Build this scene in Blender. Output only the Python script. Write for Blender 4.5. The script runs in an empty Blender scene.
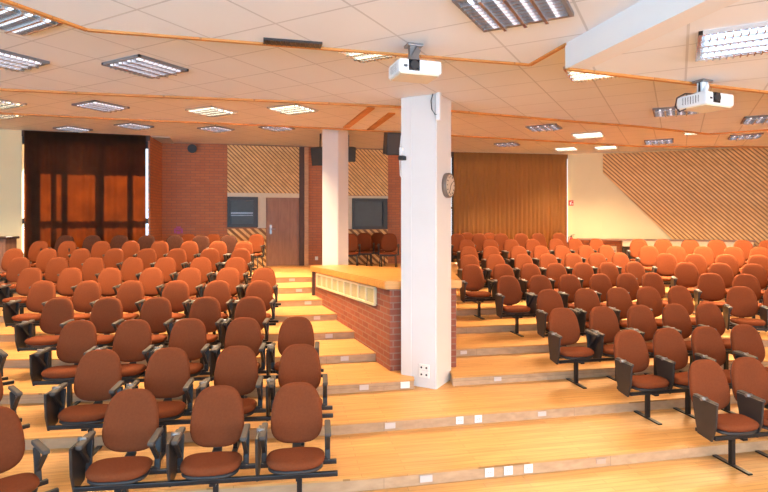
import bpy, bmesh, math, random
from mathutils import Vector, Matrix
random.seed(7)
C = bpy.context.scene.collection
SC = bpy.context.scene
PI = math.pi

# ------------------------------------------------------------------ camera frame
F, HX, HY, CZ = 530.0, 384.0, 220.0, 2.389      # focal (px), horizon centre, eye height
RISE, RUN = 0.1198, 0.92                        # every tread of the raked floor

def on_z(x, y, z):                              # floor / ceiling point seen at a pixel
    d = F * (CZ - z) / (y - HY)
    return Vector(((x - HX) * d / F, d, z))
def at_d(x, y, d):                              # point at a pixel and a depth
    return Vector(((x - HX) * d / F, d, CZ - (y - HY) * d / F))

# ------------------------------------------------------------------ materials
def new_mat(name):
    m = bpy.data.materials.new(name); m.use_nodes = True
    nt = m.node_tree
    return m, nt, nt.nodes, nt.links, nt.nodes['Principled BSDF']
def setup(b, col=None, rough=.6, metal=0, spec=.5):
    if col: b.inputs['Base Color'].default_value = (*col, 1)
    b.inputs['Roughness'].default_value = rough
    b.inputs['Metallic'].default_value = metal
    b.inputs['Specular IOR Level'].default_value = spec
def coords(N, L, scale=(1,1,1), rot=(0,0,0), loc=(0,0,0), kind='Object'):
    tc = N.new('ShaderNodeTexCoord'); mp = N.new('ShaderNodeMapping')
    mp.inputs['Scale'].default_value = scale; mp.inputs['Rotation'].default_value = rot
    mp.inputs['Location'].default_value = loc
    L.new(tc.outputs[kind], mp.inputs['Vector']); return mp.outputs['Vector']
def plain(name, col, rough=.6, metal=0, var=.08, scale=9, spec=.5, bump=0, bscale=60):
    m, nt, N, L, b = new_mat(name); setup(b, col, rough, metal, spec)
    v = coords(N, L)
    n = N.new('ShaderNodeTexNoise'); n.inputs['Scale'].default_value = scale; n.inputs['Detail'].default_value = 4
    L.new(v, n.inputs['Vector'])
    r = N.new('ShaderNodeValToRGB')
    r.color_ramp.elements[0].position = .3; r.color_ramp.elements[1].position = .7
    r.color_ramp.elements[0].color = (*[max(0, c*(1-var)) for c in col], 1)
    r.color_ramp.elements[1].color = (*[min(1, c*(1+var)) for c in col], 1)
    L.new(n.outputs['Fac'], r.inputs['Fac']); L.new(r.outputs['Color'], b.inputs['Base Color'])
    if bump:
        n2 = N.new('ShaderNodeTexNoise'); n2.inputs['Scale'].default_value = bscale
        L.new(v, n2.inputs['Vector'])
        bp = N.new('ShaderNodeBump'); bp.inputs['Strength'].default_value = bump; bp.inputs['Distance'].default_value = .01
        L.new(n2.outputs['Fac'], bp.inputs['Height']); L.new(bp.outputs['Normal'], b.inputs['Normal'])
    return m
def wood(name, c1, c2, plank=(1.2, .09), rot=0, rough=.35, spec=.5, grain=(1.5, 22, 22), gap=.002, plane='xy', gapcol=None):
    m, nt, N, L, b = new_mat(name); setup(b, c1, rough, 0, spec)
    if plane == 'xy': r = (0, 0, rot)
    else: r = (PI/2, 0, 0)
    v = coords(N, L, rot=r)
    br = N.new('ShaderNodeTexBrick'); br.offset = .37; br.offset_frequency = 2
    br.inputs['Scale'].default_value = 1
    br.inputs['Brick Width'].default_value = plank[0]; br.inputs['Row Height'].default_value = plank[1]
    br.inputs['Mortar Size'].default_value = gap; br.inputs['Bias'].default_value = 0
    br.inputs['Color1'].default_value = (*c1, 1); br.inputs['Color2'].default_value = (*c2, 1)
    br.inputs['Mortar'].default_value = (*(gapcol or [x*.6 for x in c2]), 1)
    L.new(v, br.inputs['Vector'])
    mp = N.new('ShaderNodeMapping'); mp.inputs['Scale'].default_value = grain; L.new(v, mp.inputs['Vector'])
    n = N.new('ShaderNodeTexNoise'); n.inputs['Scale'].default_value = 1.4; n.inputs['Detail'].default_value = 6
    L.new(mp.outputs['Vector'], n.inputs['Vector'])
    mx = N.new('ShaderNodeMix'); mx.data_type = 'RGBA'; mx.blend_type = 'MULTIPLY'
    mx.inputs['Factor'].default_value = .45
    rr = N.new('ShaderNodeValToRGB'); rr.color_ramp.elements[0].position = .3; rr.color_ramp.elements[1].position = .65
    rr.color_ramp.elements[0].color = (.55, .5, .45, 1); rr.color_ramp.elements[1].color = (1, 1, 1, 1)
    L.new(n.outputs['Fac'], rr.inputs['Fac'])
    L.new(br.outputs['Color'], mx.inputs['A']); L.new(rr.outputs['Color'], mx.inputs['B'])
    L.new(mx.outputs['Result'], b.inputs['Base Color'])
    return m
def bricks(name, c1, c2, mortar, w=.25, h=.075, g=.009, ang=0, bump=.5):
    m, nt, N, L, b = new_mat(name); setup(b, c1, .75)
    tc = N.new('ShaderNodeTexCoord')
    r1 = N.new('ShaderNodeVectorRotate'); r1.rotation_type = 'Z_AXIS'; r1.inputs['Angle'].default_value = -ang
    L.new(tc.outputs['Object'], r1.inputs['Vector'])
    sp = N.new('ShaderNodeSeparateXYZ'); cb = N.new('ShaderNodeCombineXYZ')
    L.new(r1.outputs['Vector'], sp.inputs['Vector']); L.new(sp.outputs['X'], cb.inputs['X']); L.new(sp.outputs['Z'], cb.inputs['Y'])
    br = N.new('ShaderNodeTexBrick'); br.inputs['Scale'].default_value = 1
    br.inputs['Brick Width'].default_value = w; br.inputs['Row Height'].default_value = h
    br.inputs['Mortar Size'].default_value = g; br.inputs['Mortar Smooth'].default_value = .2
    br.inputs['Color1'].default_value = (*c1, 1); br.inputs['Color2'].default_value = (*c2, 1); br.inputs['Mortar'].default_value = (*mortar, 1)
    L.new(cb.outputs['Vector'], br.inputs['Vector'])
    n = N.new('ShaderNodeTexNoise'); n.inputs['Scale'].default_value = 3.0; L.new(cb.outputs['Vector'], n.inputs['Vector'])
    mx = N.new('ShaderNodeMix'); mx.data_type = 'RGBA'; mx.blend_type = 'MULTIPLY'; mx.inputs['Factor'].default_value = .35
    L.new(br.outputs['Color'], mx.inputs['A']); L.new(n.outputs['Color'], mx.inputs['B'])
    rgb = N.new('ShaderNodeValToRGB'); rgb.color_ramp.elements[0].color = (.6, .6, .6, 1)
    L.new(n.outputs['Fac'], rgb.inputs['Fac']); L.new(rgb.outputs['Color'], mx.inputs['B'])
    L.new(mx.outputs['Result'], b.inputs['Base Color'])
    bp = N.new('ShaderNodeBump'); bp.inputs['Strength'].default_value = bump; bp.inputs['Distance'].default_value = .006; bp.invert = True
    L.new(br.outputs['Fac'], bp.inputs['Height']); L.new(bp.outputs['Normal'], b.inputs['Normal'])
    return m
GA = math.atan2(.874, .485)                    # direction of the ceiling grid
def tiles(name, col, vert, line=.016, dark=.72, sz=.6):
    m, nt, N, L, b = new_mat(name); setup(b, col, .85, 0, .2)
    tc = N.new('ShaderNodeTexCoord')
    sub = N.new('ShaderNodeVectorMath'); sub.operation = 'SUBTRACT'; sub.inputs[1].default_value = (*vert, 0)
    L.new(tc.outputs['Object'], sub.inputs[0])
    prev = None
    for d in ((math.cos(GA), math.sin(GA)), (math.sin(GA), -math.cos(GA))):
        dt = N.new('ShaderNodeVectorMath'); dt.operation = 'DOT_PRODUCT'; dt.inputs[1].default_value = (d[0]/sz, d[1]/sz, 0)
        L.new(sub.outputs['Vector'], dt.inputs[0])
        a = N.new('ShaderNodeMath'); a.operation = 'ADD'; a.inputs[1].default_value = .5; L.new(dt.outputs['Value'], a.inputs[0])
        fr = N.new('ShaderNodeMath'); fr.operation = 'FRACT'; L.new(a.outputs[0], fr.inputs[0])
        s = N.new('ShaderNodeMath'); s.operation = 'SUBTRACT'; s.inputs[1].default_value = .5; L.new(fr.outputs[0], s.inputs[0])
        ab = N.new('ShaderNodeMath'); ab.operation = 'ABSOLUTE'; L.new(s.outputs[0], ab.inputs[0])
        lt = N.new('ShaderNodeMath'); lt.operation = 'LESS_THAN'; lt.inputs[1].default_value = line/sz/2; L.new(ab.outputs[0], lt.inputs[0])
        if prev is None: prev = lt
        else:
            mxm = N.new('ShaderNodeMath'); mxm.operation = 'MAXIMUM'
            L.new(prev.outputs[0], mxm.inputs[0]); L.new(lt.outputs[0], mxm.inputs[1]); prev = mxm
    n = N.new('ShaderNodeTexNoise'); n.inputs['Scale'].default_value = 1.3; L.new(tc.outputs['Object'], n.inputs['Vector'])
    r = N.new('ShaderNodeValToRGB'); r.color_ramp.elements[0].color = (*[c*.95 for c in col], 1); r.color_ramp.elements[1].color = (*col, 1)
    L.new(n.outputs['Fac'], r.inputs['Fac'])
    mx = N.new('ShaderNodeMix'); mx.data_type = 'RGBA'
    L.new(prev.outputs[0], mx.inputs['Factor']); L.new(r.outputs['Color'], mx.inputs['A'])
    mx.inputs['B'].default_value = (*[c*dark for c in col], 1)
    L.new(mx.outputs['Result'], b.inputs['Base Color'])
    return m
def emis(name, col, s):
    m, nt, N, L, b = new_mat(name); setup(b, (.8, .8, .8), .5)
    b.inputs['Emission Color'].default_value = (*col, 1); b.inputs['Emission Strength'].default_value = s
    return m
def curtain_mat(name, col, trans, tamt):
    m, nt, N, L, b = new_mat(name); setup(b, col, .9, 0, .1)
    v = coords(N, L)
    n = N.new('ShaderNodeTexNoise'); n.inputs['Scale'].default_value = 2.5; n.inputs['Detail'].default_value = 5; L.new(v, n.inputs['Vector'])
    r = N.new('ShaderNodeValToRGB'); r.color_ramp.elements[0].position = .3; r.color_ramp.elements[1].position = .7
    r.color_ramp.elements[0].color = (*[c*.7 for c in trans], 1); r.color_ramp.elements[1].color = (*trans, 1)
    L.new(n.outputs['Fac'], r.inputs['Fac'])
    t = N.new('ShaderNodeBsdfTranslucent'); L.new(r.outputs['Color'], t.inputs['Color'])
    mx = N.new('ShaderNodeMixShader'); mx.inputs['Fac'].default_value = tamt
    L.new(b.outputs[0], mx.inputs[1]); L.new(t.outputs[0], mx.inputs[2])
    L.new(mx.outputs[0], N['Material Output'].inputs['Surface'])
    return m
def glass_mat(name, tint, gl=.15):
    m, nt, N, L, b = new_mat(name)
    t = N.new('ShaderNodeBsdfTransparent'); t.inputs['Color'].default_value = (*tint, 1)
    g = N.new('ShaderNodeBsdfGlossy'); g.inputs['Roughness'].default_value = .05
    mx = N.new('ShaderNodeMixShader'); mx.inputs['Fac'].default_value = gl
    L.new(t.outputs[0], mx.inputs[1]); L.new(g.outputs[0], mx.inputs[2]); L.new(mx.outputs[0], N['Material Output'].inputs['Surface'])
    return m

M = {}
M['parquet'] = wood('parquet', (.66, .365, .128), (.60, .315, .10), plank=(1.1, .07), rot=-.19, rough=.42, spec=.35)
M['riser'] = wood('riser_board', (.55, .36, .21), (.50, .33, .19), plank=(2.2, .3), rough=.5, plane='xz', grain=(2, 14, 30))
M['slab'] = wood('platform_top_wood', (.66, .33, .085), (.60, .29, .07), plank=(1.3, .1), rot=-.2, rough=.4)
M['brickwork'] = bricks('platform_brick', (.33, .095, .05), (.25, .07, .04), (.30, .17, .12), h=.085, ang=0)
M['brick_side'] = bricks('platform_brick_side', (.33, .095, .05), (.25, .07, .04), (.30, .17, .12), h=.085, ang=math.atan2(1, -.377))
M['brick_wall'] = bricks('wall_brick', (.50, .18, .08), (.44, .15, .07), (.30, .14, .09), h=.075)
M['tile_a'] = tiles('ceiling_tiles_front', (.82, .84, .87), (.617, 3.477))
M['tile_b'] = tiles('ceiling_tiles_second', (.82, .82, .83), (-.699, 5.436))
M['tile_c'] = tiles('ceiling_tiles_third', (.80, .74, .68), (-.3, 9.0))
M['tile_d'] = tiles('ceiling_tiles_rear', (.80, .74, .68), (-.1, 13.0))
M['plaster'] = plain('ceiling_plaster', (.78, .76, .74), .8, var=.02, scale=2)
M['trim'] = wood('ceiling_trim_wood', (.62, .26, .06), (.55, .22, .05), plank=(2, .2), rough=.5)
M['white_wall'] = plain('white_wall_paint', (.78, .69, .44), .8, var=.03, scale=1.2)
M['column'] = plain('column_white_paint', (.74, .71, .69), .6, var=.02, scale=2)
M['slat'] = wood('slat_wood', (.93, .62, .27), (.86, .54, .21), plank=(1.6, .2), rough=.5, plane='xz', grain=(3, 3, 18))
M['slat_back'] = plain('slat_backing', (.28, .13, .05), .8)
M['door'] = wood('door_wood', (.29, .15, .10), (.27, .14, .09), plank=(.3, 4), rough=.5, plane='xz', grain=(14, 2, 14))
M['light_wood'] = wood('light_post_wood', (.60, .33, .17), (.55, .30, .15), plank=(.5, 4), rough=.5, plane='xz')
M['dark_post'] = plain('dark_post_paint', (.06, .03, .025), .6)
M['dark'] = plain('black_metal', (.018, .018, .02), .45, var=.2)
M['grey_plastic'] = plain('grey_brown_plastic', (.075, .062, .054), .7)
M['grey_metal'] = plain('grey_metal', (.28, .28, .29), .35, .8)
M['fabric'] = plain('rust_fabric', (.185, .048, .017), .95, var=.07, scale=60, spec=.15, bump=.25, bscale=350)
M['fabric_dark'] = plain('rust_fabric_darker', (.060, .022, .014), .95, var=.14, scale=30, spec=.15, bump=.25, bscale=350)  # darker copy of the rust fabric, only on the rear left row
M['shell'] = plain('black_plastic_shell', (.025, .022, .022), .5)
M['tablet'] = plain('dark_laminate', (.026, .022, .021), .4, var=.1)
M['tube'] = plain('black_steel_tube', (.015, .015, .018), .3, .3)
M['white_plastic'] = plain('white_plastic', (.82, .82, .82), .4, var=.02)
M['marker'] = plain('pale_marker_plate', (.62, .54, .50), .35, var=.05)
M['marker_dim'] = plain('dull_marker_plate', (.50, .36, .27), .5, var=.05)
M['socket_white'] = plain('socket_white', (.85, .83, .78), .4, var=.02)
M['lens'] = plain('black_lens', (.01, .01, .012), .1)
M['red'] = plain('red_paint', (.60, .03, .02), .4)
M['purple'] = plain('purple_paper', (.42, .10, .30), .8, var=.2, scale=40)
M['clock_face'] = plain('clock_face', (.62, .50, .38), .5, var=.03)
M['clock_rim'] = plain('clock_rim', (.20, .15, .12), .4)
M['grille'] = plain('cream_vent_enamel', (.74, .62, .38), .5, var=.03)
M['grille_back'] = plain('vent_mesh', (.50, .42, .22), .7, var=.2, scale=120)
M['louver'] = plain('louver_aluminium', (.75, .76, .78), .22, .9, var=.03)
M['fix_in'] = plain('fixture_reflector', (.55, .56, .60), .25, .6, var=.03)
M['fix_dark'] = plain('fixture_rim', (.20, .18, .18), .5)
M['tube_warm'] = emis('lamp_tube_warm', (1, .86, .55), 6)
M['tube_cool'] = emis('lamp_tube_cool', (.70, .86, 1), 2.6)  # bluish glow put in for daylight reflected by the fittings
M['tube_off'] = emis('lamp_tube_dim', (.9, .85, .95), 1.2)
M['curtain_l'] = curtain_mat('brown_curtain', (.035, .020, .013), (.48, .19, .055), .30)
M['curtain_r'] = curtain_mat('ochre_curtain', (.34, .165, .055), (.30, .13, .03), .12)
M['glass'] = glass_mat('window_glass', (.95, .97, 1), .06)
M['booth_glass'] = plain('dark_booth_glass', (.04, .05, .055), .35, spec=.3)
M['cream'] = plain('cream_panel_paint', (.72, .62, .46), .7, var=.03)
M['concrete'] = plain('outer_concrete', (.5, .48, .45), .9)
M['ledge'] = plain('ledge_grey_wood', (.32, .20, .15), .5)
M['skirt'] = plain('counter_white_panel', (.80, .74, .60), .6, var=.02)
M['counter_dark'] = plain('counter_dark_recess', (.03, .022, .018), .7)

# ------------------------------------------------------------------ mesh builder
class MB:
    def __init__(s): s.bm = bmesh.new()
    def box(s, c, d, mat=None, mi=0, bevel=0):
        r = bmesh.ops.create_cube(s.bm, size=1)
        vs = r['verts']
        T = Matrix.Translation(c) @ (mat.to_4x4() if mat else Matrix()) @ Matrix.Diagonal((*d, 1))
        bmesh.ops.transform(s.bm, matrix=T, verts=vs)
        fs = set(f for v in vs for f in v.link_faces)
        for f in fs: f.material_index = mi
        if bevel:
            es = list(set(e for f in fs for e in f.edges))
            bmesh.ops.bevel(s.bm, geom=es, offset=bevel, segments=2, affect='EDGES', profile=.6, clamp_overlap=True)
        return s
    def bar(s, a, b, w, h, mi=0, up=(0,0,1), bevel=0):      # box from a to b
        a, b = Vector(a), Vector(b); d = b - a; l = d.length; d.normalize()
        u = Vector(up)
        if abs(d.dot(u)) > .98: u = Vector((0, 1, 0))
        x = d.cross(u).normalized(); z = x.cross(d)
        m = Matrix((x, d, z)).transposed()
        return s.box((a+b)/2, (w, l, h), m, mi, bevel)
    def tube(s, pts, r, seg=8, mi=0, cap=True):
        pts = [Vector(p) for p in pts]; rings = []
        for i, p in enumerate(pts):
            d = (pts[min(i+1, len(pts)-1)] - pts[max(i-1, 0)]).normalized()
            u = Vector((0, 0, 1)) if abs(d.z) < .9 else Vector((0, 1, 0))
            x = d.cross(u).normalized(); y = x.cross(d)
            rr = r[i] if isinstance(r, (list, tuple)) else r
            rings.append([s.bm.verts.new(p + x*rr*math.cos(2*PI*k/seg) + y*rr*math.sin(2*PI*k/seg)) for k in range(seg)])
        for a, b in zip(rings, rings[1:]):
            for k in range(seg):
                f = s.bm.faces.new((a[k], a[(k+1) % seg], b[(k+1) % seg], b[k])); f.material_index = mi; f.smooth = True
        if cap:
            for rg in (rings[0], rings[-1]):
                f = s.bm.faces.new(rg); f.material_index = mi
        return s
    def prism(s, poly, z0, z1, mi=0, side=None):            # vertical prism over plan polygon; z may be a function
        n = len(poly); g = lambda z, p: z(p) if callable(z) else z
        lo = [s.bm.verts.new((p[0], p[1], g(z0, p))) for p in poly]
        hi = [s.bm.verts.new((p[0], p[1], g(z1, p))) for p in poly]
        fs = [s.bm.faces.new(lo[::-1]), s.bm.faces.new(hi)]
        for f in fs: f.material_index = mi
        for i in range(n):
            f = s.bm.faces.new((lo[i], lo[(i+1) % n], hi[(i+1) % n], hi[i])); f.material_index = mi if side is None else side
        return s
    def face(s, pts, mi=0):
        f = s.bm.faces.new([s.bm.verts.new(p) for p in pts]); f.material_index = mi; return f
    def cushion(s, a, b, t, mat, n=3.0, taper=0., wrap=0., puff=.35, seg=36, mi=0):
        # pillow-edged pad in local x (half a), local y (half b), thickness t along local z
        prof = [(0, .5+puff*.12), (.35, .5+puff*.10), (.65, .5+puff*.04), (.85, .48), (.95, .36), (1, .12), (1, -.12), (.95, -.36), (.85, -.48), (.6, -.5), (0, -.5)]
        rings = []
        for sc, hz in prof:
            if sc == 0:
                rings.append([s.bm.verts.new(mat @ Vector((0, 0, hz*t)))]); continue
            rg = []
            for k in range(seg):
                q = 2*PI*k/seg; c, sn = math.cos(q), math.sin(q)
                x = a*sc*math.copysign(abs(c)**(2/n), c); y = b*sc*math.copysign(abs(sn)**(2/n), sn)
                x *= 1 - taper*(y/b)
                z = hz*t + wrap*(x/a)**2
                rg.append(s.bm.verts.new(mat @ Vector((x, y, z))))
            rings.append(rg)
        for A, B in zip(rings, rings[1:]):
            for k in range(seg):
                k2 = (k+1) % seg
                if len(A) == 1: f = s.bm.faces.new((A[0], B[k], B[k2]))
                elif len(B) == 1: f = s.bm.faces.new((A[k], B[0], A[k2]))
                else: f = s.bm.faces.new((A[k], B[k], B[k2], A[k2]))
                f.smooth = True; f.material_index = mi
        return s
    def disc(s, c, nrm, r, th, seg=28, mi=0):
        nrm = Vector(nrm).normalized(); c = Vector(c)
        return s.tube([c, c + nrm*th], r, seg, mi)
    def build(s, name, mats, parent=None, loc=None):
        bmesh.ops.recalc_face_normals(s.bm, faces=s.bm.faces)
        me = bpy.data.meshes.new(name); s.bm.to_mesh(me); s.bm.free()
        for m in (mats if isinstance(mats, (list, tuple)) else [mats]): me.materials.append(M[m])
        o = bpy.data.objects.new(name, me); C.objects.link(o)
        if parent: o.parent = parent
        if loc is not None: o.location = loc
        return o
def struct(o): o['kind'] = 'structure'; return o
def tag(o, label, cat, group=None):
    o['label'] = label; o['category'] = cat
    if group: o['group'] = group
    return o
def thing(name, label, cat, loc=(0,0,0), rz=0, group=None):
    o = bpy.data.objects.new(name, None); o.empty_display_size = .1; C.objects.link(o)
    o.location = loc; o.rotation_euler = (0, 0, rz)
    return tag(o, label, cat, group)
def copy_tree(o, parent=None):
    c = o.copy(); C.objects.link(c); c.parent = parent
    for ch in list(o.children): copy_tree(ch, c)
    return c

# ------------------------------------------------------------------ raked floor
NR = 9
XB = 5.3                                       # aisle between the middle and the far right seats
mL = [.13, .12, .09, .04, .01, .0, .0, .0, .0, .04, .04]
def stair_pt(k): return (.379 - .312*k, 4.784 + .92*k)
def riser_y(k, X):
    xs, ys = stair_pt(k)
    xl = xs - .55
    if X < xl: return ys - .2*.55 + mL[k]*(X - xl)
    if X > XB: return ys + .2*(XB - xs) - .3*(X - XB)
    return ys + .2*(X - xs)
def riser_slope(k, X):
    xs, _ = stair_pt(k)
    return mL[k] if X < xs - .55 else (-.3 if X > XB else .2)
XL, XR = -11.2, 12.8
def riser_line(k, off=0):
    xs, _ = stair_pt(k)
    y0 = riser_y(k, .38); d = .62 if k == 2 else 0        # the third step is notched round the column
    return [(x, riser_y(k, x) + off) for x in (XL, xs - .55)] + [(.38, y0), (.38, y0+d), (.89, riser_y(k, .89)+d), (.89, riser_y(k, .89))] + [(x, riser_y(k, x) + off) for x in (XB, XR)]
fl = MB()
for k in range(NR + 1):
    z = RISE*k
    front = riser_line(k-1) if k else [(x, -4.2) for x in (XL, -.5, .38, .38, .89, .89, XB, XR)]
    back = riser_line(k) if k < NR else [(x, 17.6) for x in (XL, -3, .38, .38, .89, .89, XB, XR)]
    for i in range(7):
        if abs(front[i][0]-front[i+1][0]) + abs(back[i][0]-back[i+1][0]) > .01:
            fl.face([(*front[i], z), (*front[i+1], z), (*back[i+1], z), (*back[i], z)], 0)
        if k < NR and (Vector(back[i])-Vector(back[i+1])).length > .01:
            b0, b1 = back[i], back[i+1]
            fl.face([(*b0, z), (*b1, z), (*b1, z+RISE), (*b0, z+RISE)], 1)
            # thin nosing line of the tread above
fo = struct(fl.build('floor', ['parquet', 'riser']))
for k in range(NR):                             # nosing strip on every step edge
    ln = riser_line(k); z = RISE*(k+1)
    t = MB()
    for a, b in zip(ln, ln[1:]):
        if (Vector(a)-Vector(b)).length < .01: continue
        t.bar((a[0], a[1]-.006, z-.009), (b[0], b[1]-.006, z-.009), .012, .018)
    struct(t.build('trim_%d' % (k+1), 'parquet'))

# ------------------------------------------------------------------ ceilings
Z1, Z2, Z3, Z4, ZR = CZ+1.31, CZ+1.60, CZ+1.82, CZ+2.12, CZ+1.13
e1l0, e1l1 = on_z(6, 0, Z1), on_z(87, 29, Z1)
e1r0 = on_z(530, 64, Z1); e1r1 = on_z(567, 43, Z1)
dl = (e1l0-e1l1).normalized(); dr = (e1r1-e1r0).normalized()
c1 = [e1l1, e1r0, e1r1, e1r1 + dr*8.0, e1l1 + dl*7.6]
em = MB(); em.prism([(p.x, p.y) for p in c1], Z1, Z1+.36)
struct(em.build('ceiling', 'tile_a'))
r0 = on_z(568, 68, ZR); r1 = on_z(768, 91.5, ZR)
rd = (r1-r0).normalized()
poly = [r0, r0+rd*11.3, Vector((12.6, -4.1, 0)), r0 + dr*8.0]
em = MB(); em.prism([(p.x, p.y) for p in poly], ZR, ZR+.5)
# plaster fascia on the step between the two front ceilings
struct(em.build('ceiling_right', 'tile_a'))
em = MB(); q0, q1 = r0 - Vector((.012, 0, 0)), r0 + dr*7.9 - Vector((.012, 0, 0))
em.bar((q0.x, q0.y, (ZR+Z1)/2), (q1.x, q1.y, (ZR+Z1)/2), .02, Z1-ZR+.004)
struct(em.build('trim_40', 'plaster'))
em = MB(); q2 = r0 + Vector((.085, .0, 0))
em.bar((r0.x+.07, r0.y-.02, ZR-.003), (r0.x+.07+dr.x*7.9, r0.y+dr.y*7.9, ZR-.003), .17, .01)
struct(em.build('trim_41', 'plaster'))
def edge_poly(pxs, z): return [on_z(x, y, z) for x, y in pxs]
E2 = edge_poly([(0, 88.5), (130, 94.4), (260, 99.5), (390, 105.4), (452, 110.2), (577, 121), (640, 125.9), (709, 133.5), (768, 129.2)], Z2)
E2 = [Vector((-11, 5.8, Z2))] + E2 + [Vector((12.6, 6.6, Z2))]
E3 = edge_poly([(0, 112.5), (130, 119), (260, 124.5), (390, 131), (452, 135), (540, 140), (640, 146)], Z3)
E3 = [Vector((-11, 7.9, Z3))] + E3 + [Vector((12.6, 13.2, Z3))]
def ceil(name, back, y0, z, zt, mat):
    em = MB(); n = len(back)
    for a, b in zip(back, back[1:]):
        em.prism([(a.x, y0), (b.x, y0), (b.x, b.y), (a.x, a.y)], z, zt)
    struct(em.build(name, mat))
ceil('ceiling_second', E2, -4.1, Z2, Z2+.42, 'tile_b')
ceil('ceiling_third', E3, 5.0, Z3, Z3+.42, 'tile_c')

tn = 50
def trim_line(pts, z, w=.045, h=.03, mat='trim'):
    global tn
    em = MB()
    for a, b in zip(pts, pts[1:]):
        em.bar((a.x, a.y, z-h/2+.002), (b.x, b.y, z-h/2+.002), w, h)
    struct(em.build('trim_%d' % tn, mat)); tn += 1
trim_line([c1[4], e1l1, e1r0, e1r1], Z1, .03, .018)
trim_line([r0, r0+rd*11.3], ZR, .035, .02)
trim_line(E2, Z2, .05, .028)
trim_line(E3, Z3, .06, .03)
# timber beams crossing the third ceiling
for a, b in (((371, 106.5), (346, 127)), ((392, 112), (370, 129))):
    p, q = on_z(*a, Z3), on_z(*b, Z3); em = MB()
    em.bar((p.x, p.y+.05, Z3-.01), (q.x, q.y, Z3-.01), .12, .03)
    struct(em.build('trim_%d' % tn, 'trim')); tn += 1

# ------------------------------------------------------------------ perimeter walls
def w_at(x, y): 
    p = on_z(x, y, Z4); return (p.x, p.y)
WP = dict(a=(-8.55, 12.51), b=(-5.88, 13.31), c=(-6.08, 14.52), d=w_at(227, 144), e=w_at(401, 149.8), f=w_at(451, 152),
          g=w_at(567.5, 154.5), h=w_at(602, 153), i=w_at(768, 146))
WP['i2'] = (12.6, WP['i'][1] + (WP['i'][1]-WP['h'][1])/(WP['i'][0]-WP['h'][0])*(12.6-WP['i'][0]))
ZF = NR*RISE
em = MB(); em.prism([(-11.2, 6.0), (12.7, 6.0), (12.7, WP['i2'][1]+.1)] + [(WP[k][0], WP[k][1]+.12) for k in 'ihgfed'] + [(WP['c'][0]-.1, WP['c'][1]+.12), (WP['b'][0]-.1, WP['b'][1]+.12), (WP['a'][0]-.1, WP['a'][1]+.12), (-11.3, 11.8)], Z4, Z4+.3)
struct(em.build('ceiling_rear', 'tile_d'))
class Wall:                                    # a vertical plane from p to q, seen from the room
    def __init__(s, p, q):
        s.p = Vector((*p, 0)); s.q = Vector((*q, 0)); s.d = (s.q-s.p); s.L = s.d.length; s.d.normalize()
        s.n = Vector((s.d.y, -s.d.x, 0))       # into the room
        s.ang = math.atan2(s.d.y, s.d.x)
    def s_at(s, x):                            # distance along the wall of an image column
        r = Vector(((x-HX)/F, 1, 0))
        a, b, c, d_ = s.d.x, -r.x, s.d.y, -r.y
        det = a*d_ - b*c
        return ((-s.p.x)*d_ - b*(-s.p.y))/det
    def sz(s, x, y):
        t = s.s_at(x); P = s.p + s.d*t
        return t, CZ - (y-HY)*P.y/F
    def pt(s, t, z, off=0): 
        P = s.p + s.d*t + s.n*off; return Vector((P.x, P.y, z))
    def panel(s, mb, t0, t1, z0, z1, off, th, mi=0, bevel=0):   # box on the wall; off = its back, th = towards the room
        c = s.pt((t0+t1)/2, (z0+z1)/2, off+th/2)
        m = Matrix.Rotation(s.ang, 3, 'Z')
        mb.box(c, (abs(t1-t0), th, abs(z1-z0)), m, mi, bevel)
def wall(name, p, q, mat, z0=.6, z1=None, th=.15, ext=0):
    w = Wall(p, q); mb = MB(); z1 = z1 or Z4+.05
    w.panel(mb, -ext, w.L+ext, z0, z1, -th, th)
    # keep the wall in its own frame so the brick courses run along it
    me_m = Matrix.Translation(w.p) @ Matrix.Rotation(w.ang, 4, 'Z')
    bmesh.ops.transform(mb.bm, matrix=me_m.inverted(), verts=mb.bm.verts)
    o = struct(mb.build(name, mat)); o.matrix_world = me_m
    return w
wl = wall('wall_left', (-11.2, 11.7), WP['a'], 'white_wall')
wall('wall_side_left', (-11.2, -4.2), (-11.2, 11.7), 'white_wall', z0=0)
wc = Wall(WP['a'], WP['b'])
wall('wall_brick_return', WP['b'], WP['c'], 'brick_wall', th=.04)
wb = wall('wall_brick', WP['c'], WP['d'], 'brick_wall')
wd = wall('wall_back', WP['d'], WP['e'], 'brick_wall')
wm = wall('wall_brick_middle', WP['e'], WP['f'], 'brick_wall')
wr = Wall(WP['f'], WP['g'])
wv = wall('wall_back_right', WP['g'], WP['h'], 'white_wall')
wo = wall('wall_right', WP['h'], WP['i2'], 'white_wall')
wall('wall_side_right', (12.6, WP['i2'][1]), (12.6, -4.2), 'white_wall', z0=0)
# front wall (behind the viewer) with its window openings
mb = MB()
mb.box((.7, -4.2, .45), (24, .15, .9)); mb.box((.7, -4.2, 4.0), (24, .15, 1.3))
for x in (-11, -6.3, -1.6, 3.1, 7.8, 12.4): mb.box((x, -4.2, 2.2), (.5, .15, 2.7))
struct(mb.build('wall_front', 'white_wall'))
mb = MB(); mb.box((.7, -4.25, 2.12), (23, .01, 2.5)); struct(mb.build('window_3', 'glass'))

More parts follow.
